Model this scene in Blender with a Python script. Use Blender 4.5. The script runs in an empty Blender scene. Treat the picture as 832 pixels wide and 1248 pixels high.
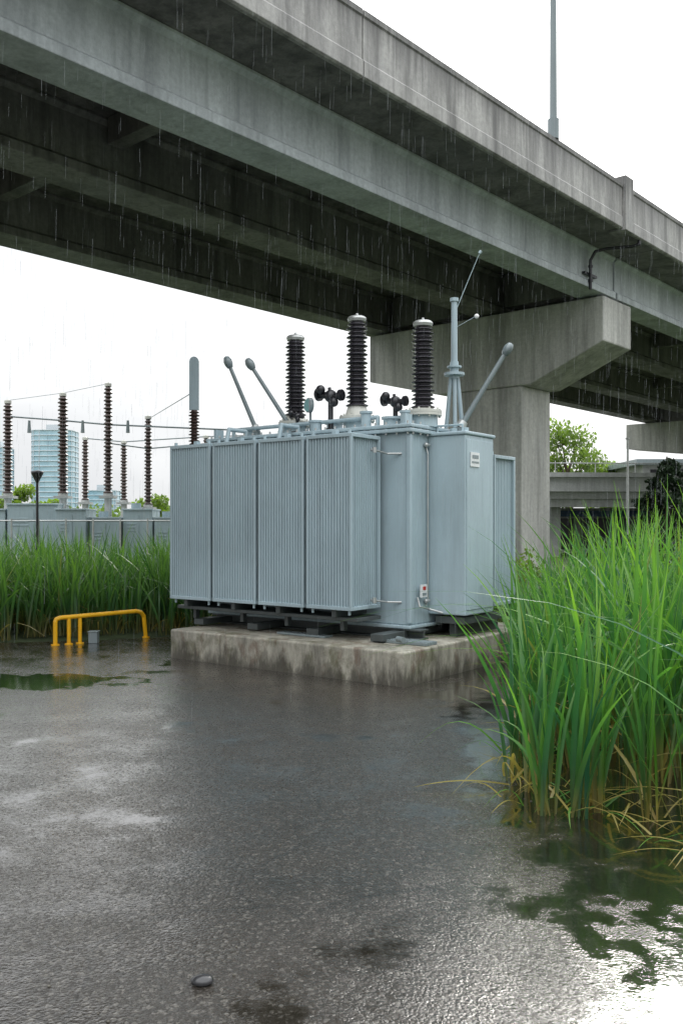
import bpy, math, random
from mathutils import Vector, Matrix, Euler
random.seed(7)
S = bpy.context.scene
S.view_settings.view_transform='Standard'; S.view_settings.look='None'; S.view_settings.exposure=0
COL = S.collection

# ------------------------------------------------------------------ helpers
def nmat(name):
    m=bpy.data.materials.new(name); m.use_nodes=True
    nt=m.node_tree; nt.nodes.clear()
    out=nt.nodes.new('ShaderNodeOutputMaterial')
    return m,nt,out
def N(nt,t,**kw):
    n=nt.nodes.new(t)
    for k,v in kw.items():
        if k in n.inputs: n.inputs[k].default_value=v
        else: setattr(n,k,v)
    return n
def ramp(nt,src,stops,interp='LINEAR'):
    r=nt.nodes.new('ShaderNodeValToRGB'); cr=r.color_ramp; cr.interpolation=interp
    while len(cr.elements)<len(stops): cr.elements.new(0.5)
    for e,(p,c) in zip(cr.elements,stops):
        e.position=p
        e.color=(c,c,c,1) if isinstance(c,(int,float)) else (*c,1)
    nt.links.new(src,r.inputs[0]); return r.outputs[0]
def noise(nt,vec,scale,detail=5,rough=.55,sc=(1,1,1),dist=0):
    mp=nt.nodes.new('ShaderNodeMapping'); mp.inputs['Scale'].default_value=sc
    nt.links.new(vec,mp.inputs[0])
    n=nt.nodes.new('ShaderNodeTexNoise'); n.inputs['Scale'].default_value=scale
    n.inputs['Detail'].default_value=detail; n.inputs['Roughness'].default_value=rough
    n.inputs['Distortion'].default_value=dist
    nt.links.new(mp.outputs[0],n.inputs['Vector']); return n.outputs[0]
def mixc(nt,f,a,b,mode='MIX'):
    m=nt.nodes.new('ShaderNodeMix'); m.data_type='RGBA'; m.blend_type=mode
    for s,v in ((m.inputs[0],f),(m.inputs[6],a),(m.inputs[7],b)):
        if isinstance(v,bpy.types.NodeSocket): nt.links.new(v,s)
        elif isinstance(v,(int,float)): s.default_value=v
        else: s.default_value=(*v,1)
    return m.outputs[2]
def math_(nt,op,a,b=0,clamp=False):
    m=nt.nodes.new('ShaderNodeMath'); m.operation=op; m.use_clamp=clamp
    for s,v in ((m.inputs[0],a),(m.inputs[1],b)):
        if isinstance(v,bpy.types.NodeSocket): nt.links.new(v,s)
        else: s.default_value=v
    return m.outputs[0]
def princ(nt,out,color,rough=.5,metal=0,bump=None,bstr=.3,bdist=.01,**kw):
    p=nt.nodes.new('ShaderNodeBsdfPrincipled')
    for k,v in (('Base Color',color),('Roughness',rough),('Metallic',metal)):
        if isinstance(v,bpy.types.NodeSocket): nt.links.new(v,p.inputs[k])
        elif k=='Base Color': p.inputs[k].default_value=(*v,1)
        else: p.inputs[k].default_value=v
    for k,v in kw.items(): p.inputs[k.replace('_',' ')].default_value=v
    if bump is not None:
        b=nt.nodes.new('ShaderNodeBump'); b.inputs['Strength'].default_value=bstr; b.inputs['Distance'].default_value=bdist
        nt.links.new(bump,b.inputs['Height']); nt.links.new(b.outputs[0],p.inputs['Normal'])
    nt.links.new(p.outputs[0],out.inputs[0]); return p

def simple(name,c,rough=.5,metal=0,var=.15,scale=6):
    m,nt,out=nmat(name); tc=N(nt,'ShaderNodeTexCoord').outputs['Object']
    n=noise(nt,tc,scale)
    col=ramp(nt,n,[(.3,tuple(x*(1-var) for x in c)),(.7,tuple(min(1,x*(1+var)) for x in c))])
    princ(nt,out,col,rough,metal); return m

def concrete(name,dark,light,stain=.6,streak=True,moss=0,top=None):
    m,nt,out=nmat(name); tc=N(nt,'ShaderNodeTexCoord').outputs['Object']
    big=noise(nt,tc,.6,8,.6); fine=noise(nt,tc,14,8,.7)
    sx=nt.nodes.new('ShaderNodeSeparateXYZ'); nt.links.new(tc,sx.inputs[0])
    col=ramp(nt,big,[(.3,dark),(.7,light)])
    col=mixc(nt,.35,col,ramp(nt,fine,[(.3,tuple(x*.55 for x in dark)),(.7,tuple(min(1,x*1.25) for x in light))]),'MIX')
    if streak:
        st=noise(nt,tc,2.2,6,.65,(1,1,.12)); st2=noise(nt,tc,9,4,.6,(1,1,.05))
        f=math_(nt,'MULTIPLY',ramp(nt,st,[(.42,0),(.68,1)]),stain)
        col=mixc(nt,f,col,tuple(x*.35 for x in dark))
        f2=math_(nt,'MULTIPLY',ramp(nt,st2,[(.5,0),(.7,1)]),stain*.6)
        col=mixc(nt,f2,col,tuple(x*.4 for x in dark))
    if top: # dirt washed down from an upper edge (metres)
        z0,z1=top
        hh=math_(nt,'DIVIDE',math_(nt,'SUBTRACT',sx.outputs[2],z0),z1-z0)
        hh=math_(nt,'ADD',hh,math_(nt,'MULTIPLY',math_(nt,'SUBTRACT',noise(nt,tc,7,6,.75,(1,1,.03)),.5),1.9))
        col=mixc(nt,ramp(nt,hh,[(.40,0),(1.0,.78)]),col,tuple(x*.28 for x in dark))
    if moss:
        mo=noise(nt,tc,3.1,8,.7)
        col=mixc(nt,math_(nt,'MULTIPLY',ramp(nt,mo,[(.50,0),(.62,1)]),moss),col,(.085,.085,.035))
        ru=noise(nt,tc,4.7,6,.7,(1,1,.5))
        col=mixc(nt,math_(nt,'MULTIPLY',ramp(nt,ru,[(.54,0),(.63,1)]),moss*.8),col,(.12,.055,.03))
        geo=nt.nodes.new('ShaderNodeNewGeometry'); gs=nt.nodes.new('ShaderNodeSeparateXYZ'); nt.links.new(geo.outputs['Position'],gs.inputs[0])
        col=mixc(nt,.22,col,ramp(nt,noise(nt,tc,20,6,.75,(1,1,.3)),[(.4,(.05,.045,.035)),(.6,(.45,.43,.36))]))
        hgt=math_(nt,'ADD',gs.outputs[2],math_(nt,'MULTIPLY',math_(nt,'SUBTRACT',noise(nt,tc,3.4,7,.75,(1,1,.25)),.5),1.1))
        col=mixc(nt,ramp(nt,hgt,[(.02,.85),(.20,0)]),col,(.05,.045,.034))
    bm=mixc(nt,.5,fine,noise(nt,tc,60,4,.6))
    princ(nt,out,col,ramp(nt,big,[(.3,.45),(.7,.8)]),0,bm,.5,.012); return m

class MB:
    """mesh accumulator"""
    def __init__(s): s.v=[];s.f=[];s.mi=[];s.sm=[]
    def add(s,vs,fs,mi=0,smooth=False,M=None):
        o=len(s.v)
        s.v+= [tuple(M@Vector(p)) for p in vs] if M else [tuple(p) for p in vs]
        s.f+=[tuple(i+o for i in f) for f in fs]; s.mi+=[mi]*len(fs); s.sm+=[smooth]*len(fs)
    def box(s,x0,x1,y0,y1,z0,z1,mi=0,M=None):
        if x0>x1:x0,x1=x1,x0
        if y0>y1:y0,y1=y1,y0
        vs=[(x0,y0,z0),(x1,y0,z0),(x1,y1,z0),(x0,y1,z0),(x0,y0,z1),(x1,y0,z1),(x1,y1,z1),(x0,y1,z1)]
        s.add(vs,[(0,3,2,1),(4,5,6,7),(0,1,5,4),(1,2,6,5),(2,3,7,6),(3,0,4,7)],mi,False,M)
    def cyl(s,p0,p1,r0,r1=None,n=12,mi=0,cap=True):
        r1=r0 if r1 is None else r1
        p0=Vector(p0);p1=Vector(p1);d=(p1-p0)
        q=d.to_track_quat('Z','Y').to_matrix(); vs=[]
        for p,r in((p0,r0),(p1,r1)):
            for i in range(n):
                a=2*math.pi*i/n; vs.append(tuple(p+q@Vector((r*math.cos(a),r*math.sin(a),0))))
        fs=[(i,(i+1)%n,n+(i+1)%n,n+i) for i in range(n)]
        s.add(vs,fs,mi,True)
        if cap: s.add(vs,[tuple(range(n-1,-1,-1)),tuple(range(n,2*n))],mi,False)
    def tube(s,pts,r,n=8,mi=0):
        for a,b in zip(pts[:-1],pts[1:]): s.cyl(a,b,r,r,n,mi)
        for p in pts[1:-1]: s.sph(p,r*1.01,mi,8,6)
    def lathe(s,prof,c=(0,0,0),n=20,mi=0,M=None):
        vs=[];k=len(prof)
        for r,z in prof:
            for i in range(n):
                a=2*math.pi*i/n; vs.append((c[0]+r*math.cos(a),c[1]+r*math.sin(a),c[2]+z))
        fs=[(j*n+i,j*n+(i+1)%n,(j+1)*n+(i+1)%n,(j+1)*n+i) for j in range(k-1) for i in range(n)]
        s.add(vs,fs,mi,True,M)
        s.add(vs,[tuple(range(n-1,-1,-1)),tuple(range((k-1)*n,k*n))],mi,False,M)
    def sph(s,c,r,mi=0,n=14,m=8,sc=(1,1,1)):
        prof=[(max(1e-4,r*math.sin(math.pi*j/m)),-r*math.cos(math.pi*j/m)) for j in range(m+1)]
        M=Matrix.Translation(c)@Matrix.Diagonal((*sc,1))
        s.lathe(prof,(0,0,0),n,mi,M)
    def prism(s,poly,y0,y1,mi=0):
        n=len(poly); vs=[(x,y0,z) for x,z in poly]+[(x,y1,z) for x,z in poly]
        fs=[(i,(i+1)%n,n+(i+1)%n,n+i) for i in range(n)]
        s.add(vs,fs+[tuple(range(n-1,-1,-1)),tuple(range(n,2*n))],mi)
    def obj(s,name,mats,parent=None,bevel=0,seg=2,fix=True):
        me=bpy.data.meshes.new(name); me.from_pydata(s.v,[],s.f)
        for m in (mats if isinstance(mats,(list,tuple)) else [mats]): me.materials.append(m)
        me.polygons.foreach_set('material_index',s.mi); me.polygons.foreach_set('use_smooth',s.sm)
        me.update()
        if fix:
            import bmesh
            b=bmesh.new(); b.from_mesh(me); bmesh.ops.recalc_face_normals(b,faces=b.faces); b.to_mesh(me); b.free()
        o=bpy.data.objects.new(name,me); COL.objects.link(o)
        if parent: o.parent=parent
        if bevel:
            md=o.modifiers.new('b','BEVEL'); md.width=bevel; md.segments=seg; md.limit_method='ANGLE'; md.angle_limit=math.radians(50)
        return o
def empty(name,loc=(0,0,0),rz=0):
    e=bpy.data.objects.new(name,None); e.location=loc; e.rotation_euler=(0,0,rz); COL.objects.link(e); return e

# ------------------------------------------------------------------ materials
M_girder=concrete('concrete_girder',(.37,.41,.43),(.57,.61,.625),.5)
M_under=concrete('concrete_soffit',(.115,.115,.11),(.24,.235,.22),.85)  # stained concrete; under-deck shade is also put into this darker colour
M_parapet=concrete('concrete_parapet',(.29,.285,.275),(.47,.46,.44),.9,top=(7.5,8.3))
M_pier=concrete('concrete_pier',(.38,.38,.355),(.56,.555,.52),.65)
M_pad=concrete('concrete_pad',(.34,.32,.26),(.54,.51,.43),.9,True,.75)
M_far=concrete('concrete_far',(.36,.37,.37),(.5,.51,.5),.4)

def paint(name,c,rough=.28):
    m,nt,out=nmat(name); tc=N(nt,'ShaderNodeTexCoord').outputs['Object']
    a=noise(nt,tc,1.2,6,.6); st=noise(nt,tc,10,5,.6,(1,1,.06)); f=noise(nt,tc,30,5,.6)
    col=ramp(nt,a,[(.3,tuple(x*.88 for x in c)),(.7,tuple(x*1.07 for x in c))])
    col=mixc(nt,math_(nt,'MULTIPLY',ramp(nt,st,[(.5,0),(.75,1)]),.4),col,tuple(x*.5 for x in c))
    col=mixc(nt,math_(nt,'MULTIPLY',ramp(nt,f,[(.62,0),(.75,1)]),.25),col,(.25,.24,.2))
    dr=noise(nt,tc,55,3,.6,(1,1,.35))
    princ(nt,out,col,ramp(nt,st,[(.3,rough-.14),(.7,rough+.14)]),0,mixc(nt,.5,f,dr),.16,.004); return m
M_paint=paint('grey_green_paint',(.36,.455,.495))
M_paintd=paint('grey_paint_dark',(.20,.24,.25))
M_base=simple('steel_base_dark',(.06,.07,.07),.45)
M_black=simple('black_cast_iron',(.018,.018,.022),.3)
M_metal=simple('galvanised_steel',(.48,.49,.48),.4,.6)
M_light=simple('light_fitting',(.55,.55,.50),.45)
M_ins=simple('porcelain_dark',(.030,.027,.034),.16,0,.3)
M_insb=simple('porcelain_brown',(.055,.032,.026),.3,0,.3)
M_yel=simple('yellow_paint',(.80,.42,.01),.35,0,.1)
M_plate=simple('nameplate_white',(.7,.72,.72),.35,0,.05)
M_red=simple('label_red',(.45,.03,.02),.4)
M_gauge=simple('gauge_glass',(.10,.28,.27),.15)
M_white=simple('white_plastic',(.8,.8,.8),.4,0,.05)
M_stone=simple('stone_dark',(.03,.03,.032),.2)
M_bark=simple('bark',(.10,.075,.05),.85,0,.3)

def foliage(name,stops,dark=(.02,.05,.015),trans=.35,rough=.4):
    m,nt,out=nmat(name)
    at=N(nt,'ShaderNodeAttribute',attribute_name='Col'); sp=nt.nodes.new('ShaderNodeSeparateColor'); nt.links.new(at.outputs[0],sp.inputs[0])
    col=ramp(nt,sp.outputs[0],stops)
    col=mixc(nt,math_(nt,'MULTIPLY',sp.outputs[1],.95),col,dark)
    col=mixc(nt,ramp(nt,sp.outputs[2],[(.93,0),(.95,.8)]),col,(.38,.28,.10))
    p=nt.nodes.new('ShaderNodeBsdfPrincipled'); p.inputs['Roughness'].default_value=rough
    nt.links.new(col,p.inputs['Base Color'])
    t=nt.nodes.new('ShaderNodeBsdfTranslucent'); nt.links.new(mixc(nt,1,col,(1.9,2.0,.8),'MULTIPLY'),t.inputs[0])
    mx=nt.nodes.new('ShaderNodeMixShader'); mx.inputs[0].default_value=trans
    nt.links.new(p.outputs[0],mx.inputs[1]); nt.links.new(t.outputs[0],mx.inputs[2]); nt.links.new(mx.outputs[0],out.inputs[0])
    return m
M_reed=foliage('reed_leaf',[(0,(.36,.24,.09)),(.10,(.30,.25,.08)),(.22,(.11,.20,.045)),(.55,(.095,.25,.04)),(1,(.22,.40,.05))],(.02,.10,.055),.42,.26)
M_reedb=foliage('reed_leaf_back',[(0,(.26,.18,.06)),(.15,(.16,.15,.05)),(.35,(.07,.16,.04)),(1,(.15,.29,.05))],(.02,.075,.035),.36)
M_tree=foliage('tree_leaf',[(0,(.07,.12,.02)),(1,(.20,.30,.05))],(.04,.07,.02),.4)
M_conif=foliage('conifer_leaf',[(0,(.012,.03,.014)),(1,(.03,.06,.025))],(.01,.02,.01),.15)
M_far_tree=foliage('far_leaf',[(0,(.07,.11,.04)),(1,(.17,.26,.07))],(.05,.08,.04),.3)

# ------------------------------------------------------------------ world / sun / camera
sd=Vector((.2945,1,.60)).normalized()
w=bpy.data.worlds.new('World'); S.world=w; w.use_nodes=True
nt=w.node_tree; nt.nodes.clear()
out=nt.nodes.new('ShaderNodeOutputWorld'); bg=nt.nodes.new('ShaderNodeBackground'); bg.inputs[1].default_value=.12
sky=nt.nodes.new('ShaderNodeTexSky'); sky.sky_type='NISHITA'; sky.sun_disc=False
sky.sun_elevation=math.asin(sd.z); sky.sun_rotation=math.atan2(sd.x,sd.y); sky.dust_density=4; sky.air_density=1
hs=nt.nodes.new('ShaderNodeHueSaturation'); hs.inputs['Saturation'].default_value=.15; nt.links.new(sky.outputs[0],hs.inputs['Color'])
g=nt.nodes.new('ShaderNodeTexCoord').outputs['Generated']
sx=nt.nodes.new('ShaderNodeSeparateXYZ'); nt.links.new(g,sx.inputs[0])
cl=noise(nt,g,2.0,7,.6,(1,1,2.6),.4)
mul=ramp(nt,sx.outputs[2],[(0,.235),(.22,.28),(.45,.45),(.75,1),(1,1)])
grad=mixc(nt,1,mul,(31,31.6,32.2),'MULTIPLY')
cloud=mixc(nt,1,grad,ramp(nt,cl,[(.3,(.80,.81,.83)),(.7,(1.08,1.08,1.07))]),'MULTIPLY')
dp=nt.nodes.new('ShaderNodeVectorMath'); dp.operation='DOT_PRODUCT'; nt.links.new(g,dp.inputs[0]); dp.inputs[1].default_value=tuple(sd)
lobe=math_(nt,'POWER',math_(nt,'MAXIMUM',dp.outputs['Value'],0),40)
glow=mixc(nt,1,lobe,(28,27,25),'MULTIPLY')
cloud=mixc(nt,1,cloud,glow,'ADD')
nt.links.new(mixc(nt,.88,hs.outputs[0],cloud),bg.inputs[0]); nt.links.new(bg.outputs[0],out.inputs[0])

sl=bpy.data.lights.new('sun','SUN'); sl.energy=1.5; sl.angle=math.radians(10); sl.color=(1,.96,.9)
so=bpy.data.objects.new('sun',sl); so.rotation_euler=sd.to_track_quat('Z','Y').to_euler(); so.location=(5,20,20); COL.objects.link(so)
cam=bpy.data.cameras.new('camera'); co=bpy.data.objects.new('camera',cam); COL.objects.link(co); S.camera=co
cam.sensor_fit='VERTICAL'; cam.sensor_height=36; cam.sensor_width=24; cam.lens=1100/1248*36
cam.shift_y=16/1248; co.location=(0,0,1.6); co.rotation_euler=(math.pi/2,0,0); cam.clip_end=5000; cam.clip_start=.05

# ------------------------------------------------------------------ ground
m,nt,out=nmat('grass_soil'); pos=N(nt,'ShaderNodeNewGeometry').outputs['Position']
col=ramp(nt,noise(nt,pos,.8,8,.7),[(.3,(.03,.035,.015)),(.6,(.05,.08,.025)),(.8,(.08,.07,.04))])
princ(nt,out,col,.9,0,noise(nt,pos,8,6,.7),.6,.05); M_soil=m
b=MB(); b.add([(-1500,-200,-.03),(1500,-200,-.03),(1500,3000,-.03),(-1500,3000,-.03)],[(0,1,2,3)]); b.obj('ground',M_soil)

m,nt,out=nmat('wet_asphalt'); pos=N(nt,'ShaderNodeNewGeometry').outputs['Position']
sp=nt.nodes.new('ShaderNodeSeparateXYZ'); nt.links.new(pos,sp.inputs[0]); X,Y=sp.outputs[0],sp.outputs[1]
nb=noise(nt,pos,.55,6,.55); nm=noise(nt,pos,2.3,7,.62); nf=noise(nt,pos,26,6,.7)
vag=nt.nodes.new('ShaderNodeTexVoronoi'); vag.inputs['Scale'].default_value=80; nt.links.new(pos,vag.inputs['Vector'])
stone=vag.outputs['Distance']
st_=nt.nodes.new('ShaderNodeSeparateColor'); nt.links.new(vag.outputs['Color'],st_.inputs[0])
# standing water: among the reeds to the right and in a dip to the left
side=math_(nt,'MULTIPLY',math_(nt,'SUBTRACT',X,.78),.55)
wv=math_(nt,'ADD',side,math_(nt,'MULTIPLY',math_(nt,'SUBTRACT',nm,.5),1.6))
water=ramp(nt,wv,[(.0,0),(.24,1)])
dx=math_(nt,'DIVIDE',math_(nt,'ADD',X,3.8),2.0); dy=math_(nt,'DIVIDE',math_(nt,'SUBTRACT',Y,9.2),.62)
r2=math_(nt,'ADD',math_(nt,'MULTIPLY',dx,dx),math_(nt,'MULTIPLY',dy,dy))
w2=ramp(nt,math_(nt,'ADD',r2,math_(nt,'MULTIPLY',math_(nt,'SUBTRACT',nm,.5),4.0)),[(.58,1),(.72,0)])
w3=ramp(nt,math_(nt,'ADD',nm,math_(nt,'MULTIPLY',nb,.5)),[(.84,0),(.96,.85)])
water=math_(nt,'MAXIMUM',math_(nt,'MAXIMUM',water,w2),w3)
col=ramp(nt,nf,[(.3,(.013,.012,.0105)),(.55,(.030,.027,.023)),(.75,(.062,.055,.047))])
col=mixc(nt,ramp(nt,nb,[(.35,0),(.65,.5)]),col,(.042,.032,.024))
col=mixc(nt,ramp(nt,st_.outputs[0],[(.78,0),(.97,.6)]),col,(.14,.13,.114))
vo=nt.nodes.new('ShaderNodeTexVoronoi'); vo.feature='DISTANCE_TO_EDGE'; vo.inputs['Scale'].default_value=.42
mpv=nt.nodes.new('ShaderNodeVectorMath'); mpv.operation='ADD'
nd=nt.nodes.new('ShaderNodeTexNoise'); nd.inputs['Scale'].default_value=1.7; nd.inputs['Detail'].default_value=6; nt.links.new(pos,nd.inputs[0])
nt.links.new(pos,mpv.inputs[0]); nt.links.new(nd.outputs[1],mpv.inputs[1]); nt.links.new(mpv.outputs[0],vo.inputs['Vector'])
crack=ramp(nt,vo.outputs[0],[(.0,1),(.008,0)])
col=mixc(nt,math_(nt,'MULTIPLY',crack,.6),col,(.008,.008,.007))
col=mixc(nt,water,col,(.013,.012,.009))
# water film thickness: mottled; some stones stand proud of it
thin=ramp(nt,mixc(nt,.35,nm,nf),[(.44,1),(.57,0)])
proud=ramp(nt,st_.outputs[1],[(.66,0),(.85,1)])
dryw=math_(nt,'SUBTRACT',1,water)
film=mixc(nt,thin,(.05,.05,.05),(.20,.20,.20))
rough=mixc(nt,water,mixc(nt,math_(nt,'MULTIPLY',proud,.5),film,(.5,.5,.5)),(.025,.025,.025))
hA=math_(nt,'ADD',math_(nt,'MULTIPLY',nf,.85),math_(nt,'MULTIPLY',stone,-.45))
hA=math_(nt,'ADD',hA,math_(nt,'MULTIPLY',noise(nt,pos,95,3,.6),.35))
hW=math_(nt,'ADD',math_(nt,'MULTIPLY',noise(nt,pos,10,3,.5,(.6,1,1)),.6),math_(nt,'MULTIPLY',noise(nt,pos,45,3,.6),.32))
h=mixc(nt,water,hA,hW)
bst=math_(nt,'MULTIPLY',math_(nt,'ADD',math_(nt,'MULTIPLY',thin,.26),.38),math_(nt,'SUBTRACT',1,math_(nt,'MULTIPLY',water,.50)))
p=nt.nodes.new('ShaderNodeBsdfPrincipled'); nt.links.new(col,p.inputs['Base Color']); nt.links.new(rough,p.inputs['Roughness'])
p.inputs['IOR'].default_value=1.6
bp=nt.nodes.new('ShaderNodeBump'); bp.inputs['Distance'].default_value=.006; nt.links.new(bst,bp.inputs['Strength']); nt.links.new(h,bp.inputs['Height'])
nt.links.new(bp.outputs[0],p.inputs['Normal'])
# the rain-water film itself, broken by the proud stones
cw=math_(nt,'SUBTRACT',.9,math_(nt,'MULTIPLY',math_(nt,'MULTIPLY',math_(nt,'ADD',math_(nt,'MULTIPLY',proud,.6),math_(nt,'MULTIPLY',thin,.35)),dryw),.95),True)
nt.links.new(cw,p.inputs['Coat Weight']); p.inputs['Coat Roughness'].default_value=.06; p.inputs['Coat IOR'].default_value=1.5
nt.links.new(bp.outputs[0],p.inputs['Coat Normal'])
nt.links.new(p.outputs[0],out.inputs[0]); M_asph=m
b=MB(); edge=[(-14,-8),(14,-8),(14,12.5),(3,12.9),(0,13.2),(-2.2,13.0),(-3.2,12.6),(-4.2,12.35),(-6,12.0),(-14,11.6)]
b.add([(x,y,0) for x,y in edge],[tuple(range(len(edge)))]); b.obj('asphalt_pavement',M_asph)

# ------------------------------------------------------------------ bridge
br=empty('concrete_bridge',(5.5,19.05,0),math.atan2(-.659,.752))
def girder(b,x,y0,y1,w=.62,z0=6.5,z1=7.4):
    prof=[(x,z0),(x,z0+.13),(x-.07,z0+.19),(x-.07,z1-.10),(x,z1-.04),(x,z1),(x-w,z1),(x-w,z1-.04),(x-w+.07,z1-.1),(x-w+.07,z0+.19),(x-w,z0+.13),(x-w,z0)]
    b.prism(prof,y0,y1)
b=MB()
for yy0,yy1 in((-46,-22.02),(-21.98,.66),(.74,24.6),(24.7,48)): girder(b,0,yy0,yy1)
b.obj('edge_girder',M_girder,br,.012)
b=MB()
for x in(-2.54,-5.80):
    for yy0,yy1 in((-46,-22.02),(-21.98,.66),(.74,24.6),(24.7,48)): girder(b,x,yy0,yy1,.72)
for yy0,yy1 in((8,24.6),(24.7,48)): girder(b,-8.6,yy0,yy1)
for y in(-40,-31,-10.5,9,17,33):
    b.box(-2.52,-.63,y,y+.25,7.0,7.39); b.box(-5.78,-3.27,y,y+.25,7.0,7.39)
for y0 in(.2,.85): b.box(-2.50,-.64,y0,y0+.3,6.62,7.39); b.box(-5.76,-3.28,y0,y0+.3,6.62,7.39)
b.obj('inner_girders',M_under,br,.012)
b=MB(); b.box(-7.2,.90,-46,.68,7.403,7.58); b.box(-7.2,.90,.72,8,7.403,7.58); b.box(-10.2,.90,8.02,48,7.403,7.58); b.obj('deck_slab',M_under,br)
b=MB()
pp=[(.92,7.38),(.95,7.40),(.95,7.60),(.93,7.63),(.93,8.17),(.95,8.19),(.95,8.27),(.66,8.27),(.66,8.17),(.70,8.14),(.70,7.585),(.86,7.585),(.86,7.38)]
for y0,y1 in((-46,-33),(-32.98,-20),(-19.98,-9),(-8.98,-1.12),(-.72,10),(10.02,22),(22.02,34),(34.02,48)): b.prism(pp,y0,y1)
b.box(.64,1.0,-1.10,-.74,7.36,8.42)
b.obj('parapet',M_parapet,br,.008)
b=MB(); b.prism([(x-8.0,z) for x,z in [(.95,7.4),(.95,8.27),(.68,8.27),(.68,7.4)]],-46,.68); b.obj('far_parapet',M_parapet,br)
def pier(y,x1,name,z1=6.45,cx=None):
    b=MB(); cx=x1/2 if cx is None else cx
    poly=[(0.02,5.5),(0.02,z1),(x1,z1),(x1,5.28),(cx-1.25,4.75),(cx+1.25,4.75)]
    b.prism(poly,y,y+1.4)
    c=cx; b.box(c-1.0,c+1.0,y+.04,y+1.36,-.2,4.748)
    for x in(-.31,-2.85,-6.0): b.box(x-.22,x+.22,y+.2,y+1.2,z1,z1+.05)
    return b.obj(name,M_pier,br,.04,2)
pier(0,-6.35,'pier_near',cx=-2.95); pier(23.9,-10.0,'pier_far',cx=-4.5); pier(-22.7,-6.35,'pier_behind')
b=MB()
b.tube([(.03,-.62,6.45),(.03,-.62,7.05),(.12,-.58,7.22),(.30,-.45,7.27),(.75,-.25,7.27),(.88,-.2,7.30),(.88,-.2,7.40)],.032,10)
b.cyl((.03,-.62,6.6),(.03,-.62,6.66),.05); b.cyl((.03,-.62,6.9),(.03,-.62,6.94),.05)
b.box(-.068,.0,-.8,-.25,6.75,6.8)
b.obj('drain_pipe',M_black,br)
lp=empty('street_lamp',(3.66,15.62,8.27))
b=MB(); b.cyl((0,0,0),(0,0,.35),.10); b.cyl((0,0,.35),(0,0,8),.065,.045,14); b.tube([(0,0,8),(-.5,-.4,8.5),(-1.3,-1.1,8.6)],.04); b.box(-.3,.3,-.12,.12,-.05,.06,0,Matrix.Translation((-1.5,-1.3,8.6))@Matrix.Rotation(.75,4,'Z'))
b.obj('lamp_post',M_paintd,lp)

# ------------------------------------------------------------------ pad + transformer
RZ=math.atan2(-.6,.8); C=(.614,8.89,0)
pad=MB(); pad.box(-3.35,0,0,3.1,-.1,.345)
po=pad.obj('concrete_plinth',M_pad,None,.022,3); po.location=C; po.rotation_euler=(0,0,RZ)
tr=empty('power_transformer',C,RZ)
def TW(x,y,z):
    dx,dy=x-C[0],y-C[1]; return (dx*.8-dy*.6, dx*.6+dy*.8, z)
b=MB()
b.box(-3.52,-.5,.88,2.1,.50,2.62)
b.box(-3.58,-.44,.82,2.16,2.62,2.665); b.box(-3.58,-.44,.82,2.16,2.672,2.715)
b.box(-3.56,-.46,.84,2.14,.46,.50)
b.box(-.53,-.47,.86,.92,.52,2.60)
b.obj('tank',M_paint,tr,.012)
b=MB()
for i in range(22):
    x=-3.5+i*3.0/21; b.cyl((x,.85,2.60),(x,.85,2.745),.013,n=6)
for i in range(9):
    y=.9+i*.15; b.cyl((-.465,y,2.6),(-.465,y,2.745),.013,n=6)
b.obj('lid_bolts',M_metal,tr)
def corr(b,x0,x1,y0,y1,z0,z1,pitch=.040,amp=.022):
    pts=[]
    def side(ax,ay,bx,by,nx,ny):
        L=math.hypot(bx-ax,by-ay); n=max(2,round(L/pitch)); 
        for i in range(n):
            for t,h in((.0,0),(.50,0),(.60,1),(.90,1)):
                s=(i+t)/n; pts.append((ax+(bx-ax)*s-nx*amp*h,ay+(by-ay)*s-ny*amp*h))
    side(x0,y0,x1,y0,0,-1); side(x1,y0,x1,y1,1,0); side(x1,y1,x0,y1,0,1); side(x0,y1,x0,y0,-1,0)
    n=len(pts); vs=[(x,y,z0) for x,y in pts]+[(x,y,z1) for x,y in pts]
    b.add(vs,[(i,(i+1)%n,n+(i+1)%n,n+i) for i in range(n)],0)
def radiator(name,x0,x1,y0,y1,z0=.685,z1=2.585,heads=True):
    b=MB(); corr(b,x0+.036,x1-.036,y0+.014,y1-.014,z0+.03,z1-.03)
    for z in(z0,z1-.04): b.box(x0,x1,y0,y1,z,z+.04)
    for x in(x0,x1-.034):
        for y in(y0,y1-.034): b.box(x,x+.034,y,y+.034,z0+.04,z1-.04)
    if heads:
        for z in (z0+.12,z1-.12): b.cyl(((x0+x1)/2,y1-.01,z),((x0+x1)/2,.90,z),.05)
    xm=(x0+x1)/2
    b.box(xm-.03,xm+.03,y0+.1,y0+.16,z1,z1+.05)
    for x in(x0+.06,x1-.06):
        b.cyl((x,y0+.05,z0-.05),(x,y0+.05,z0),.016,n=8); b.cyl((x,y0+.05,z1),(x,y0+.05,z1+.04),.02,n=8)
    return b.obj(name,M_paint,tr,.004,1)
for i,(a0,a1) in enumerate(((.825,1.445),(1.485,2.155),(2.20,2.89),(2.935,3.63))):
    radiator('radiator_%d'%(i+1),-a1,-a0,.25,.80)
radiator('radiator_5',-.5,-.02,1.96,2.50,.66,2.42,False)
b=MB(); b.box(-.50,-.02,1.27,1.93,.60,2.60); b.box(-.52,0,1.25,1.95,2.60,2.64)
b.obj('cable_cabinet',M_paint,tr,.014,3)
b=MB(); b.box(-.019,-.012,1.29,1.91,.66,2.55); b.obj('cabinet_door',M_paint,tr,.003)
b=MB()
b.box(-.010,.0,1.36,1.56,2.25,2.41,0); b.box(.0,.003,1.39,1.53,2.34,2.38,1); b.box(.0,.003,1.38,1.54,2.29,2.31,1)
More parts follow.
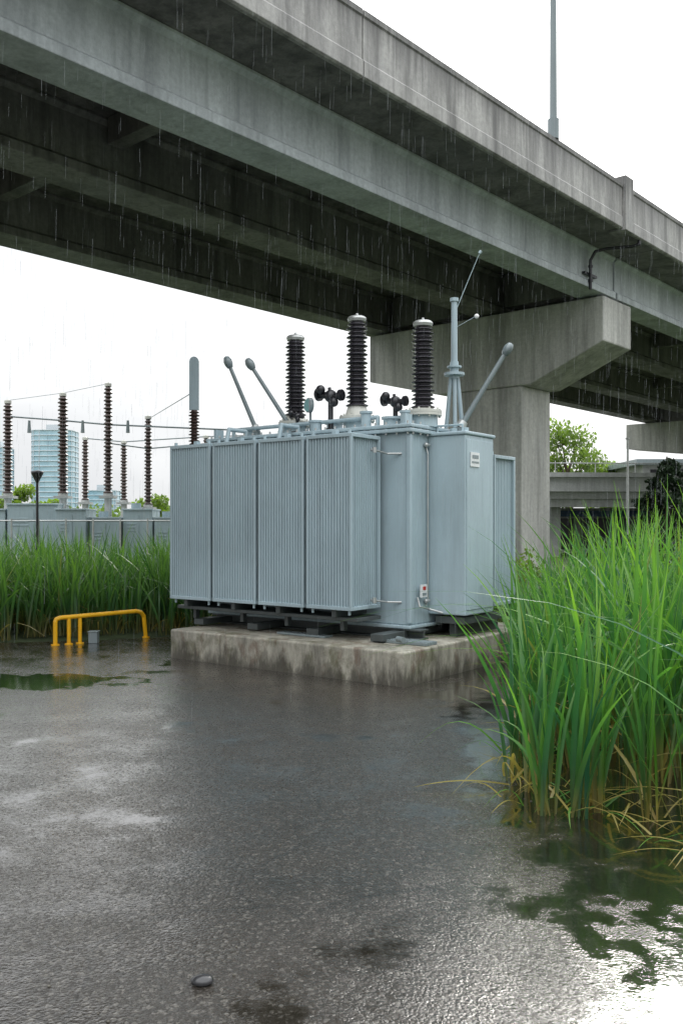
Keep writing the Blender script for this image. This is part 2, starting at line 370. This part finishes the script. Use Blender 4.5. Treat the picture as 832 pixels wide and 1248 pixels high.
b.box(-.45,-.43,1.02,1.14,.80,.94,0); b.box(-.43,-.426,1.05,1.11,.88,.92,2); b.box(-.43,-.426,1.04,1.12,.82,.85,1)
b.obj('name_plates',[M_plate,M_paintd,M_red],tr)
b=MB()
for x,y,z in((-.03,1.27,2.5),(-.03,1.27,.75)):
    b.cyl((x-.44,y-.03,z),(x-.44,y-.09,z),.02); b.sph((x-.44,y-.09,z),.026)
for z in(.78,2.42):
    b.cyl((-.815,.6,z),(-.76,.6,z),.016); b.cyl((-.77,.6,z-.03),(-.77,.6,z+.03),.024)
    b.tube([(-.77,.6,z),(-.74,.8,z-.03),(-.6,.88,z-.03)],.011)
b.tube([(-.47,1.0,.8),(-.44,1.0,.7),(-.44,1.2,.66),(-.3,1.26,.62)],.011)
b.tube([(-.50,1.22,.7),(-.47,1.22,.74),(-.47,1.22,2.4),(-.50,1.22,2.5)],.010)
b.obj('fittings',M_metal,tr)
b=MB()
for y in(.95,1.9): 
    b.box(-3.5,-.35,y-.09,y+.09,.347,.365); b.box(-3.5,-.35,y-.012,y+.012,.365,.44); b.box(-3.5,-.35,y-.09,y+.09,.44,.458)
for x in(-3.3,-2.4,-1.5,-.62): b.box(x-.08,x+.08,.42,2.3,.366,.438)
b.box(-3.6,-.82,.35,.80,.56,.60); 
for x in(-3.4,-2.6,-1.9,-1.1): b.box(x-.03,x+.03,.3,.9,.60,.68); b.box(x-.025,x+.025,.45,.52,.44,.56)
b.box(-.42,-.05,1.3,2.3,.50,.58); b.box(-.3,-.2,1.4,2.4,.347,.50)
b.obj('skid_base',M_base,tr,.004,1)
b=MB(); b.box(-.75,-.05,.50,.72,.347,.38); b.box(-2.0,-1.3,.40,.55,.347,.37); b.cyl((-.35,.42,.41),(-.25,.38,.41),.03); b.obj('base_plates',M_paintd,tr,.004)

def insulator(b,c,z0,z1,r,n,mi,seg=20,core=.55,taper=1.0):
    prof=[];h=(z1-z0)/n
    for i in range(n):
        rr=r*(1-(1-taper)*i/n)*(1 if i%2==0 else .88); z=z0+i*h
        prof+=[(rr*core,z),(rr*.93,z+h*.10),(rr,z+h*.2),(rr*.96,z+h*.36),(rr*core*1.02,z+h*.66)]
    prof.append((r*core*taper,z1)); b.lathe(prof,(c[0],c[1],0),seg,mi)
for i,(a,y,z0,z1) in enumerate(((2.468,1.30,2.98,3.93),(1.51,1.30,3.02,4.04),(.585,1.30,2.93,3.86))):
    x=-a; b=MB()
    b.cyl((x,y,2.71),(x,y,2.84),.17,.165,24,0); b.cyl((x,y,2.84),(x,y,2.87),.215,.215,24,1)
    b.cyl((x,y,2.872),(x,y,2.90),.215,.215,24,1); b.cyl((x,y,2.90),(x,y,z0),.15,.11,24,1)
    for k in range(10):
        t=k*math.tau/10; b.cyl((x+.19*math.cos(t),y+.19*math.sin(t),2.82),(x+.19*math.cos(t),y+.19*math.sin(t),2.925),.013,n=6,mi=1)
    insulator(b,(x,y),z0,z1,.138,20,2,24,.68,.92)
    b.cyl((x,y,z1),(x,y,z1+.03),.105,.115,20,3); b.lathe([(.115,0),(.112,.015),(.09,.033),(.03,.045),(.001,.047)],(x,y,z1+.03),20,3)
    b.cyl((x,y,z1+.07),(x,y,z1+.10),.02,.016,8,3)
    b.obj('bushing_%d'%(i+1),[M_paint,M_light,M_ins,M_metal],tr)
b=MB()
def arm(p0,p1,r=.028):
    p0=Vector(TW(*p0));p1=Vector(TW(*p1)); d=(p1-p0).normalized()
    b.cyl(p0,p0+d*.08,r*1.8,r*1.5,12,1); b.cyl(p0,p1,r,r*.8,10,0)
    M=Matrix.Translation(p1+d*.04)@d.to_track_quat('Z','Y').to_matrix().to_4x4()@Matrix.Diagonal((1.2,.8,1.15,1))
    b.lathe([(.001,-.075),(.045,-.06),(.066,-.02),(.068,.02),(.045,.06),(.001,.075)],(0,0,0),16,2,M)
    b.cyl(p0+Vector((0,0,-.12)),p0,.05,.05,12,0)
arm((-1.08,11.53,2.80),(-1.43,11.53,3.64),.03); arm((-.62,11.3,2.80),(-1.12,11.3,3.58),.03); arm((1.36,10.35,2.72),(1.88,10.35,3.58),.034)
b.obj('swing_arms',[M_paintd,M_metal,M_paintd],tr)
b=MB(); q=lambda x,y,z:TW(x,y,z)
b.cyl(q(1.31,10.5,2.64),q(1.31,10.5,2.68),.13,.13,16); 
b.cyl(q(1.31,10.5,3.30),q(1.31,10.5,4.20),.040,.034,14)
for dx in(-.10,.10): b.cyl(q(1.31+dx,10.5,2.66),q(1.31+dx*.35,10.5,3.36),.024,.024,10)
b.cyl(q(1.31,10.42,2.66),q(1.31,10.48,3.36),.024,.024,10)
b.cyl(q(1.31,10.5,3.34),q(1.31,10.5,3.37),.12,.12,18); b.cyl(q(1.31,10.5,3.43),q(1.31,10.5,3.45),.085,.085,18); b.cyl(q(1.31,10.5,3.30),q(1.31,10.5,3.5),.055,.05,14)
b.cyl(q(1.31,10.5,4.20),q(1.31,10.5,4.24),.05,.05,14)
b.cyl(q(1.33,10.5,4.1),q(1.61,10.5,4.78),.006,.004,6); b.cyl(q(1.60,10.5,4.76),q(1.62,10.5,4.79),.018,.018,8)
b.cyl(q(1.33,10.5,3.9),q(1.56,10.5,4.03),.003,.003,6); b.sph(q(1.57,10.5,4.03),.028,1)
b.obj('surge_arrester_mast',[M_paint,M_white],tr)
b=MB()
def valve(x,y,z,s=1):
    p=Vector(TW(x,y,z))
    b.sph(p,.068*s); b.cyl(p,p+Vector((.16*s,0,-.01)),.035*s); b.cyl(p+Vector((-.15*s,0,.03*s)),p,.036*s)
    b.cyl(p+Vector((-.17*s,0,.03*s)),p+Vector((-.14*s,0,.03*s)),.07*s); b.cyl(p+Vector((.12*s,0,0)),p+Vector((.15*s,0,0)),.06*s)
    b.cyl((p.x,p.y,2.71),p,.028*s); b.cyl(p,p+Vector((-.02,0,.09*s)),.018*s); b.sph(p+Vector((-.10*s,-.05,.07*s)),.05*s)
    b.sph(p+Vector((.06*s,-.03,-.07*s)),.05*s)
    b.cyl((p.x,p.y,2.71),(p.x,p.y,2.76),.075)
valve(-.13,10.85,3.15,1.15); valve(.62,10.4,3.02,1.0); valve(-.55,11.2,2.95,.6)
b.obj('oil_valves',M_black,tr)
b=MB()
p=Vector(TW(-.39,11.0,3.06)); b.cyl(p+Vector((-.01,-.02,0)),p+Vector((.012,.02,0)),.09,.09,20,1); b.cyl(p+Vector((-.012,-.026,0)),p+Vector((-.01,-.02,0)),.078,.078,20,0)
b.cyl((p.x,p.y+.02,2.71),p+Vector((0,.02,0)),.015,.015,8,1)
b.obj('oil_gauge',[M_gauge,M_paintd],tr)
b=MB()
b.tube([(-3.3,1.05,2.72),(-3.3,1.05,2.83),(-2.0,1.02,2.83),(-1.0,1.0,2.83),(-1.0,1.0,2.72)],.024)
b.tube([(-2.95,.9,2.72),(-2.95,.9,2.78),(-2.95,.6,2.78),(-2.95,.55,2.6)],.026); b.tube([(-2.1,.9,2.72),(-2.1,.9,2.78),(-2.1,.6,2.78),(-2.1,.55,2.6)],.026)
for x,y,r,h in((-1.9,1.0,.07,.12),(-1.15,.98,.06,.17),(-.85,1.05,.09,.09),(-.62,.98,.05,.14),(-3.2,1.3,.08,.12),(-2.0,1.5,.1,.15),(-1.05,1.6,.12,.16)):
    b.cyl((x,y,2.71),(x,y,2.71+h),r,r,16); b.cyl((x,y,2.71+h),(x,y,2.735+h),r*1.25,r*1.25,16)
for x in(-.3,-.15): b.cyl((x,1.5,2.64),(x,1.5,2.70),.04,.04,12)
b.tube([(-.42,1.35,2.64),(-.42,1.35,2.72),(-.10,1.35,2.72),(-.10,1.35,2.64)],.012)
for x in(-3.45,-.56): b.box(x-.02,x+.02,.86,1.0,2.71,2.83)
b.obj('lid_pipework',M_paint,tr,0)
iso=empty('isolator_post',(-2.2,13.5,0)); b=MB()
b.cyl((0,0,0),(0,0,2.75),.07,.07,12,1); insulator(b,(0,0),2.75,3.32,.085,12,0,16); b.box(-.07,.07,-.03,.03,3.32,4.05,2); b.cyl((0,-.026,4.05),(0,.026,4.05),.068,.068,16,2)
b.obj('isolator_body',[M_insb,M_metal,M_paint],iso)

# ------------------------------------------------------------------ yellow barrier
hb=empty('yellow_hoop_barrier',(0,0,0)); b=MB()
b.tube([(-3.80,12.0,0),(-3.80,12.0,.31),(-3.79,12.01,.345),(-3.74,12.03,.365),(-2.88,12.7,.39),(-2.83,12.75,.37),(-2.80,12.8,.31),(-2.78,12.85,0)],.030,10)
b.tube([(-3.65,12.1,0),(-3.65,12.1,.365)],.026,10); b.tube([(-3.53,12.2,0),(-3.53,12.2,.37)],.026,10)
for x,y in((-3.8,12),(-3.65,12.1),(-3.53,12.2),(-2.78,12.85)): b.cyl((x,y,0),(x,y,.015),.055,.055,12)
b.obj('barrier_tubes',M_yel,hb)
b=MB(); b.box(-3.42,-3.30,12.2,12.32,0,.15); b.box(-3.43,-3.29,12.19,12.33,.15,.165); b.obj('junction_box',M_paintd,None,.006)

# ------------------------------------------------------------------ vegetation
def set_col(me,cols):
    ca=me.color_attributes.new('Col','FLOAT_COLOR','POINT'); flat=[]
    for c in cols: flat+=[c[0],c[1],c[2],1]
    ca.data.foreach_set('color',flat)
def reeds(name,pts,mat,nleaf,seg,hr,wr,fold,rnd,spread=.05,upright=1.0):
    V=[];F=[];Cc=[]
    for (x,y,hs_) in pts:
        cd=rnd.random()*math.tau; cl=rnd.random()*.13; tone=rnd.random()
        for k in range(nleaf if rnd.random()<.8 else nleaf//2):
            h=rnd.uniform(*hr)*hs_; w=rnd.uniform(*wr); a=rnd.random()*math.tau
            lean=(min(.35,abs(rnd.gauss(.0,.14)))+.02)*upright; dr=min(.3,max(0,rnd.gauss(.0,.10)))*upright
            if rnd.random()<.10: lean+=.18; dr+=.18
            bx=x+rnd.gauss(0,spread); by=y+rnd.gauss(0,spread); rv=min(1,max(0,tone*.5+rnd.random()*.6)); dead=rnd.random()
            if dead>.94: h*=rnd.uniform(.3,.6); lean+=rnd.uniform(.1,.6); dr+=.25
            dxn,dyn=math.cos(a),math.sin(a); fa=a+math.pi/2+rnd.gauss(0,.7); o=len(V); m=3 if fold else 2
            tw=rnd.gauss(0,.8)
            for i in range(seg+1):
                t=i/seg
                r=h*(lean*t+ (lean*.9+dr*1.4)*t*t*t); z=h*(t-.25*lean*t*t-dr*1.3*t**4)
                px=bx+dxn*r+math.cos(cd)*cl*h*t*t; py=by+dyn*r+math.sin(cd)*cl*h*t*t
                ww=w*.5*(min(1,.45+t*2.2))*max(.02,(1-t**3.2)) if t<1 else .0008
                f=fa+tw*t; cx,cy=math.cos(f)*ww,math.sin(f)*ww
                nx,ny=-math.sin(f)*ww*.45,math.cos(f)*ww*.45
                V.append((px-cx,py-cy,z)); 
                if fold: V.append((px+nx,py+ny,z-ww*.15))
                V.append((px+cx,py+cy,z))
                Cc+=[(t,rv,dead)]*m
                if i:
                    for j in range(m-1):
                        q0=o+(i-1)*m+j; F.append((q0,q0+1,q0+1+m,q0+m))
    me=bpy.data.meshes.new(name); me.from_pydata(V,[],F); me.materials.append(mat); set_col(me,Cc)
    me.polygons.foreach_set('use_smooth',[True]*len(F)); me.update()
    ob=bpy.data.objects.new(name,me); COL.objects.link(ob); return ob
rnd=random.Random(3)
def bnd(D): return .96+(D-5.25)*.25 if D>5.25 else .96+(5.25-D)*.72
pts=[]
while len(pts)<330:
    D=rnd.uniform(3.9,11.5); x=rnd.uniform(.85,6.5); bb=bnd(D)+.10*math.sin(D*5)
    if x<bb: continue
    if x/D>.60: continue
    if D<5.6 and rnd.random()<.12: continue
    lx,ly,_=TW(x,D,0)
    if -3.5<lx<.12 and -.1<ly<3.3: continue
    pts.append((x,D,min(1.12,.80+(x-bb)*.42)+rnd.uniform(-.10,.08)))
reeds('marsh_reeds',pts,M_reed,11,9,(.75,1.72),(.018,.042),True,rnd,.04,.92)
pts=[]
while len(pts)<950:
    x=rnd.uniform(-8.5,1.0); y=rnd.uniform(12.1,17.0)
    fe=12.45+ (x+4.6)*.25 + .15*math.sin(x*4)
    if x<-4.6: fe=12.3
    if y<fe or abs(x)/y>.52: continue
    if -4.1<x<-2.6 and y<13.1+(x+3.4)*.6: continue
    pts.append((x,y,rnd.uniform(.85,1.08)))
reeds('marsh_reeds',pts,M_reedb,10,6,(.8,1.62),(.020,.040),False,rnd,.06,.9)
pts=[(rnd.uniform(2.5,7.5),rnd.uniform(12.6,16),rnd.uniform(.5,.85)) for _ in range(220)]
reeds('marsh_reeds',pts,M_reedb,9,5,(.7,1.4),(.02,.04),False,rnd,.06)
V=[];F=[];Cc=[]
def strip(p0,ang,L,w,z=.012,cur=.3,dead=.99,arch=.02,tone=.3):
    o=len(V); n=8
    for i in range(n+1):
        t=i/n; a=ang+cur*t; x=p0[0]+math.cos(a)*L*t; y=p0[1]+math.sin(a)*L*t; ww=w*.5*(1-t**2.5)+.0006
        zz=z+arch*math.sin(t*math.pi)
        V.append((x-math.sin(a)*ww,y+math.cos(a)*ww,zz)); V.append((x+math.sin(a)*ww,y-math.cos(a)*ww,zz)); Cc.extend([(.4+.5*t,tone,dead)]*2)
        if i: q0=o+(i-1)*2; F.append((q0,q0+1,q0+3,q0+2))
for _ in range(150):
    D=rnd.uniform(4.1,8); strip((bnd(D)+rnd.uniform(-.05,.6),D),rnd.random()*math.tau,rnd.uniform(.2,.5),rnd.uniform(.008,.018),rnd.uniform(.008,.05),rnd.gauss(0,.4),.99 if rnd.random()<.7 else .2,rnd.uniform(.01,.12))
strip((1.02,5.5),math.pi+.05,.6,.035,.02,.05,.99,.03); strip((1.1,6.2),math.pi-.6,.6,.03,.05,.5,.1,.18,0)
me=bpy.data.meshes.new('fallen_leaves'); me.from_pydata(V,[],F); me.materials.append(M_reed); set_col(me,Cc); me.update()
COL.objects.link(bpy.data.objects.new('fallen_leaves',me))

def leafmass(V,F,Cc,c,rad,n,size,rnd):
    for _ in range(n):
        u=Vector((rnd.gauss(0,1),rnd.gauss(0,1),rnd.gauss(0,1))).normalized()*(rnd.random()**.45)
        p=Vector(c)+Vector((u.x*rad[0],u.y*rad[1],u.z*rad[2]))
        q=Euler((rnd.random()*6,rnd.random()*6,rnd.random()*6)).to_matrix(); s=size*rnd.uniform(.6,1.3); o=len(V)
        for a,bb in((-.5,0),(0,-.3),(.5,0),(0,.3)): V.append(tuple(p+q@Vector((a*s,bb*s,0))))
        F.append((o,o+1,o+2,o+3)); g=min(1,max(0,.5+.5*u.z+rnd.uniform(-.2,.2))); Cc+=[(g,rnd.random()*.6,.1)]*4
def leafobj(name,V,F,Cc,mat,parent=None):
    me=bpy.data.meshes.new(name); me.from_pydata(V,[],F); me.materials.append(mat); set_col(me,Cc); me.update()
    o=bpy.data.objects.new(name,me); COL.objects.link(o); o.parent=parent
def tree(name,loc,H,R,mat,rnd,lumps=14,per=260,size=.28,zlo=.35):
    e=empty(name,loc); V=[];F=[];Cc=[]; b=MB()
    b.cyl((0,0,-.1),(0,0,H*.6),H*.025+.03,H*.012+.01,10)
    for i in range(lumps):
        a=rnd.random()*math.tau; t=rnd.uniform(zlo,.92); rr=R*math.sin(min(1,(1.08-t)/(1.08-zlo)*1.0)*math.pi*.62)*rnd.uniform(.3,.85)
        c=(math.cos(a)*rr,math.sin(a)*rr,H*t); k=R*rnd.uniform(.28,.48)
        b.cyl((0,0,H*min(.58,t*.7)),c,H*.008+.01,.01,6)
        leafmass(V,F,Cc,c,(k,k,k*.75),per,size,rnd)
    b.obj('trunk',M_bark,e); leafobj('crown',V,F,Cc,mat,e)
tree('deciduous_tree',(15.0,60,0),8.7,3.0,M_tree,rnd,26,190,.26,.3)
tree('deciduous_tree',(19.5,66,0),6.5,2.4,M_tree,rnd,12,200,.3)
tree('deciduous_tree',(-15.5,43,0),3.6,1.6,M_tree,rnd,12,200,.2)
tree('deciduous_tree',(-13.8,42,0),3.1,1.2,M_tree,rnd,10,180,.18)
tree('deciduous_tree',(-9.2,44,0),3.3,1.5,M_tree,rnd,12,200,.2)
tree('deciduous_tree',(-7.6,45,0),2.9,1.1,M_tree,rnd,10,160,.18)
e=empty('conifer_tree',(9.0,25,0)); V=[];F=[];Cc=[]; b=MB(); b.cyl((0,0,-.1),(0,0,3.5),.09,.02,8)
for i in range(80):
    z=.5+i/80*2.95; R=(3.9-z)*.55*rnd.uniform(.6,1.1); a=rnd.random()*math.tau
    tip=Vector((math.cos(a)*R,math.sin(a)*R,z-.12)); b.cyl((0,0,z),tip,.02,.006,5)
    for t in(.35,.6,.8,1): leafmass(V,F,Cc,tuple(Vector((0,0,z)).lerp(tip,t)),(.18,.18,.07),55,.11,rnd)
b.obj('trunk',M_bark,e); leafobj('needles',V,F,Cc,M_conif,e)
V=[];F=[];Cc=[]
for i in range(26): leafmass(V,F,Cc,(rnd.uniform(2.6,7.5),rnd.uniform(14.8,17.5),rnd.uniform(.3,.8)),(.5,.5,.42),220,.09,rnd)
leafobj('shrubs',V,F,Cc,M_tree)
V=[];F=[];Cc=[]
for i in range(110):
    x=rnd.uniform(-75,70); leafmass(V,F,Cc,(x,110+rnd.uniform(-6,10),rnd.uniform(.8,2.8)),(3.2,2.5,rnd.uniform(1.2,2.6)),150,.7,rnd)
leafobj('distant_treeline',V,F,Cc,M_far_tree)

# ------------------------------------------------------------------ substation background (left)
def post(x,y,zt,zb,r=.095,n=18,mat=M_insb):
    e=empty('insulator_post',(x,y,0)); b=MB()
    b.cyl((0,0,0),(0,0,zb-.1),.10,.09,12,1); b.box(-.18,.18,-.18,.18,zb-.1,zb-.04,1); b.cyl((0,0,zb-.04),(0,0,zb+.02),.12,.12,12,1)
    insulator(b,(0,0),zb+.02,zt-.1,r,n,0,14,.6,.9); b.cyl((0,0,zt-.1),(0,0,zt-.03),.085,.085,12,2); b.cyl((0,0,zt-.03),(0,0,zt),.05,.03,12,2)
    b.obj('post_body',[mat,M_metal,M_light],e)
P=[(-8.12,22,4.66,2.35,.13,24),(-6.78,22,4.84,2.35,.14,26),(-5.68,22,5.08,2.35,.12,28),(-4.92,23,4.40,2.1,.11,24),(-7.37,26,4.15,2.3,.11,18),(-6.26,26,4.05,2.3,.11,18),(-3.9,26,4.2,2.3,.1,18)]
for p_ in P: post(p_[0],p_[1],p_[2],p_[3],p_[4],p_[5])
bb=empty('busbar_wires'); b=MB()
b.tube([(-8.12,22,4.25),(-6.78,22,4.15),(-5.68,22,4.05),(-2.2,22.5,3.95)],.022,6)
b.tube([(-6.78,22,4.82),(-5.68,22,5.05)],.006,6); b.tube([(-8.12,22,4.64),(-6.78,22,4.82)],.006,6)
b.tube([(-7.37,26,4.1),(-6.26,26,4.0),(-3.9,26,4.15),(-2,26,4.2)],.018,6)
b.tube([(-4.92,23,4.3),(-2.2,13.5,3.6)],.008,6)
b.tube([(-5.68,22,3.6),(-4.92,23,3.55),(-3.2,23,3.7)],.018,6)
for x in(-7.6,-6.3,-5.2): b.cyl((x,22,4.15),(x,22,3.85),.03,.05,8)
b.obj('wires',M_paintd,bb)
eq=empty('substation_cabinets'); b=MB()
x=-9.2
rr=random.Random(5)
while x<-3.4:
    wd=rr.choice([.75,.95,1.25]); h=rr.choice([1.75,1.95,2.08]); y=21.2+rr.choice([0,.15,.3])
    b.box(x,x+wd-.05,y,y+.9,0,h); b.box(x-.02,x+wd-.03,y-.03,y+.93,h,h+.04)
    b.box(x+wd*.5-.01,x+wd*.5+.01,y-.015,y-.001,.2,h-.1)
    for k in range(3): b.box(x+.1,x+wd*.4,y-.012,y-.001,h-.5+k*.08,h-.47+k*.08)
    if rr.random()<.5: b.cyl((x+wd*.3,y+.4,h),(x+wd*.3,y+.4,h+.18),.12,.12,12)
    x+=wd
b.obj('cabinet_row',M_paint,eq,.01)
b=MB()
for i in range(22):
    x=-10+i*.62; b.cyl((x,20.6,0),(x,20.6,1.75),.022,.022,8)
for z in(.4,1.7): b.cyl((-10,20.6,z),(3.5,20.6,z),.018,.018,6)
b.obj('metal_fence',M_metal)
e=empty('bollard_light',(-6.8,20.2,0)); b=MB(); b.cyl((0,0,0),(0,0,2.6),.035,.03,10); b.lathe([(.03,2.55),(.13,2.75),(.14,2.8),(.02,2.83)],(0,0,0),14); b.obj('light_body',M_black,e)

m,nt,out=nmat('glass_facade'); tc=N(nt,'ShaderNodeTexCoord').outputs['Object']
princ(nt,out,ramp(nt,noise(nt,tc,.12,4,.6),[(.3,(.26,.42,.50)),(.7,(.42,.58,.64))]),.12); M_glass=m  # pale blue: distance haze put into the tower colours, glass and slabs
M_slab=simple('facade_slab',(.62,.68,.72),.6,0,.05)
def tower(name,x,y,wx,wy,H,fl,curve=True):
    e=empty(name,(x,y,0)); g_=MB(); s_=MB()
    def ring(k,off=0):
        pts=[]
        for i in range(28):
            a=math.tau*i/28; cx,cy=math.cos(a),math.sin(a); p=.45 if curve else .12
            pts.append(((wx/2+off)*math.copysign(abs(cx)**p,cx),(wy/2+off)*math.copysign(abs(cy)**p,cy)))
        return pts
    def ext(b,pts,z0,z1):
        n=len(pts); vs=[(a,c,z0) for a,c in pts]+[(a,c,z1) for a,c in pts]
        b.add(vs,[(i,(i+1)%n,n+(i+1)%n,n+i) for i in range(n)]+[tuple(range(n-1,-1,-1)),tuple(range(n,2*n))])
    ext(g_,ring(0),0,H); fh=H/fl
    for i in range(1,fl+1): ext(s_,ring(0,.45),i*fh-.45,i*fh)
    for p0 in ring(0,.25)[::2]: s_.cyl((p0[0],p0[1],0),(p0[0],p0[1],H),.25,.25,4)
    ext(s_,[(a*.4,c*.4) for a,c in ring(0)],H,H+4)
    g_.obj('glazing',M_glass,e); s_.obj('floor_slabs',M_slab,e)
tower('glass_tower',-190,600,27,22,64,19); tower('apartment_tower',-224,590,14,18,52,15,False)
tower('apartment_tower',-168,640,22,20,26,8,False)

ov=empty('concrete_overpass',(0,0,0)); b=MB()
Mo=Matrix.Translation((8,44,0))@Matrix.Rotation(math.radians(3),4,'Z')
b.box(0,60,0,.4,3.25,4.15,0,Mo); b.box(-.1,60,-.2,-.001,3.95,4.17,0,Mo); b.box(0,60,.401,9,2.9,3.35,0,Mo)
b.box(0,60,.7,1.2,2.5,2.899,0,Mo)
for x in(2.2,12,22,33,45): b.box(x,x+1.1,2,6,-.1,2.9,0,Mo)
for i in range(28): b.cyl(Mo@Vector((.5+i*2,.2,4.15)),Mo@Vector((.5+i*2,.2,4.65)),.03,.03,6)
b.cyl(Mo@Vector((.5,.2,4.65)),Mo@Vector((54.5,.2,4.65)),.03,.03,6)
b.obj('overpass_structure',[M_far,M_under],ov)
e=empty('low_station_building',(20,60,0)); b=MB()
b.box(0,40,0,14,0,5.6,0); b.box(-.6,40.6,-.6,14.6,5.6,5.95,1)
for i in range(20): b.box(.5+i*2,2.1+i*2,-.06,-.001,4.4,5.3,2)
b.obj('building_body',[M_far,M_paintd,M_black],e)
e=empty('street_lamp',(9.5,30,0)); b=MB(); b.cyl((0,0,0),(0,0,4.45),.05,.035,10); b.cyl((0,0,4.45),(0,0,4.5),.08,.08,10); b.obj('lamp_post',M_metal,e)
M_blue=simple('sign_blue',(.04,.10,.22),.4)
e=empty('shop_front',(9.5,53,0)); b=MB(); b.box(0,26,0,.3,0,2.6,0); b.box(0,26,-.1,-.001,2.1,2.45,1)
for i in range(12): b.box(.3+i*2.1,2.0+i*2.1,-.05,-.001,.2,2.0,2)
b.obj('front_wall',[M_far,M_blue,M_black],e)

b=MB(); b.sph((0,0,0),.036,0,12,8,(1.15,.9,.5)); o=b.obj('small_stone',M_stone); o.location=(-.485,3.15,.012)
b=MB()
for i in range(160):
    D=rnd.uniform(2.8,11); x=rnd.uniform(-.42,.40)*D; r=rnd.uniform(.003,.006); b.sph((x,D,r*.3),r,0,6,4,(1.2,1,.6))
b.obj('gravel_grit',M_pad)

# falling rain: real, very thin water streaks in the air
m,nt,out=nmat('rain_water'); p=nt.nodes.new('ShaderNodeBsdfPrincipled'); p.inputs['Base Color'].default_value=(.4,.42,.43,1); p.inputs['Roughness'].default_value=.25
tl=nt.nodes.new('ShaderNodeBsdfTranslucent'); tl.inputs[0].default_value=(.55,.57,.6,1)
mx=nt.nodes.new('ShaderNodeMixShader'); mx.inputs[0].default_value=.5; nt.links.new(p.outputs[0],mx.inputs[1]); nt.links.new(tl.outputs[0],mx.inputs[2]); nt.links.new(mx.outputs[0],out.inputs[0])
V=[];F=[]
for i in range(5200):
    D=6+12*rnd.random()**.6; x=rnd.uniform(-.42,.42)*D; z=rnd.uniform(.05,1.6+.62*D); L=rnd.uniform(.10,.30); r=rnd.uniform(.0004,.0008)
    if z<1.6 and rnd.random()<.6: continue
    o=len(V); tx=rnd.gauss(.02,.01)*L
    for k in range(3):
        a=k*math.tau/3; V.append((x+r*math.cos(a),D+r*math.sin(a),z))
    for k in range(3):
        a=k*math.tau/3; V.append((x+tx+r*math.cos(a),D+r*math.sin(a),z+L))
    for k in range(3): F.append((o+k,o+(k+1)%3,o+3+(k+1)%3,o+3+k))
me=bpy.data.meshes.new('falling_rain'); me.from_pydata(V,[],F); me.materials.append(m); me.update(); COL.objects.link(bpy.data.objects.new('falling_rain',me))
print('done')
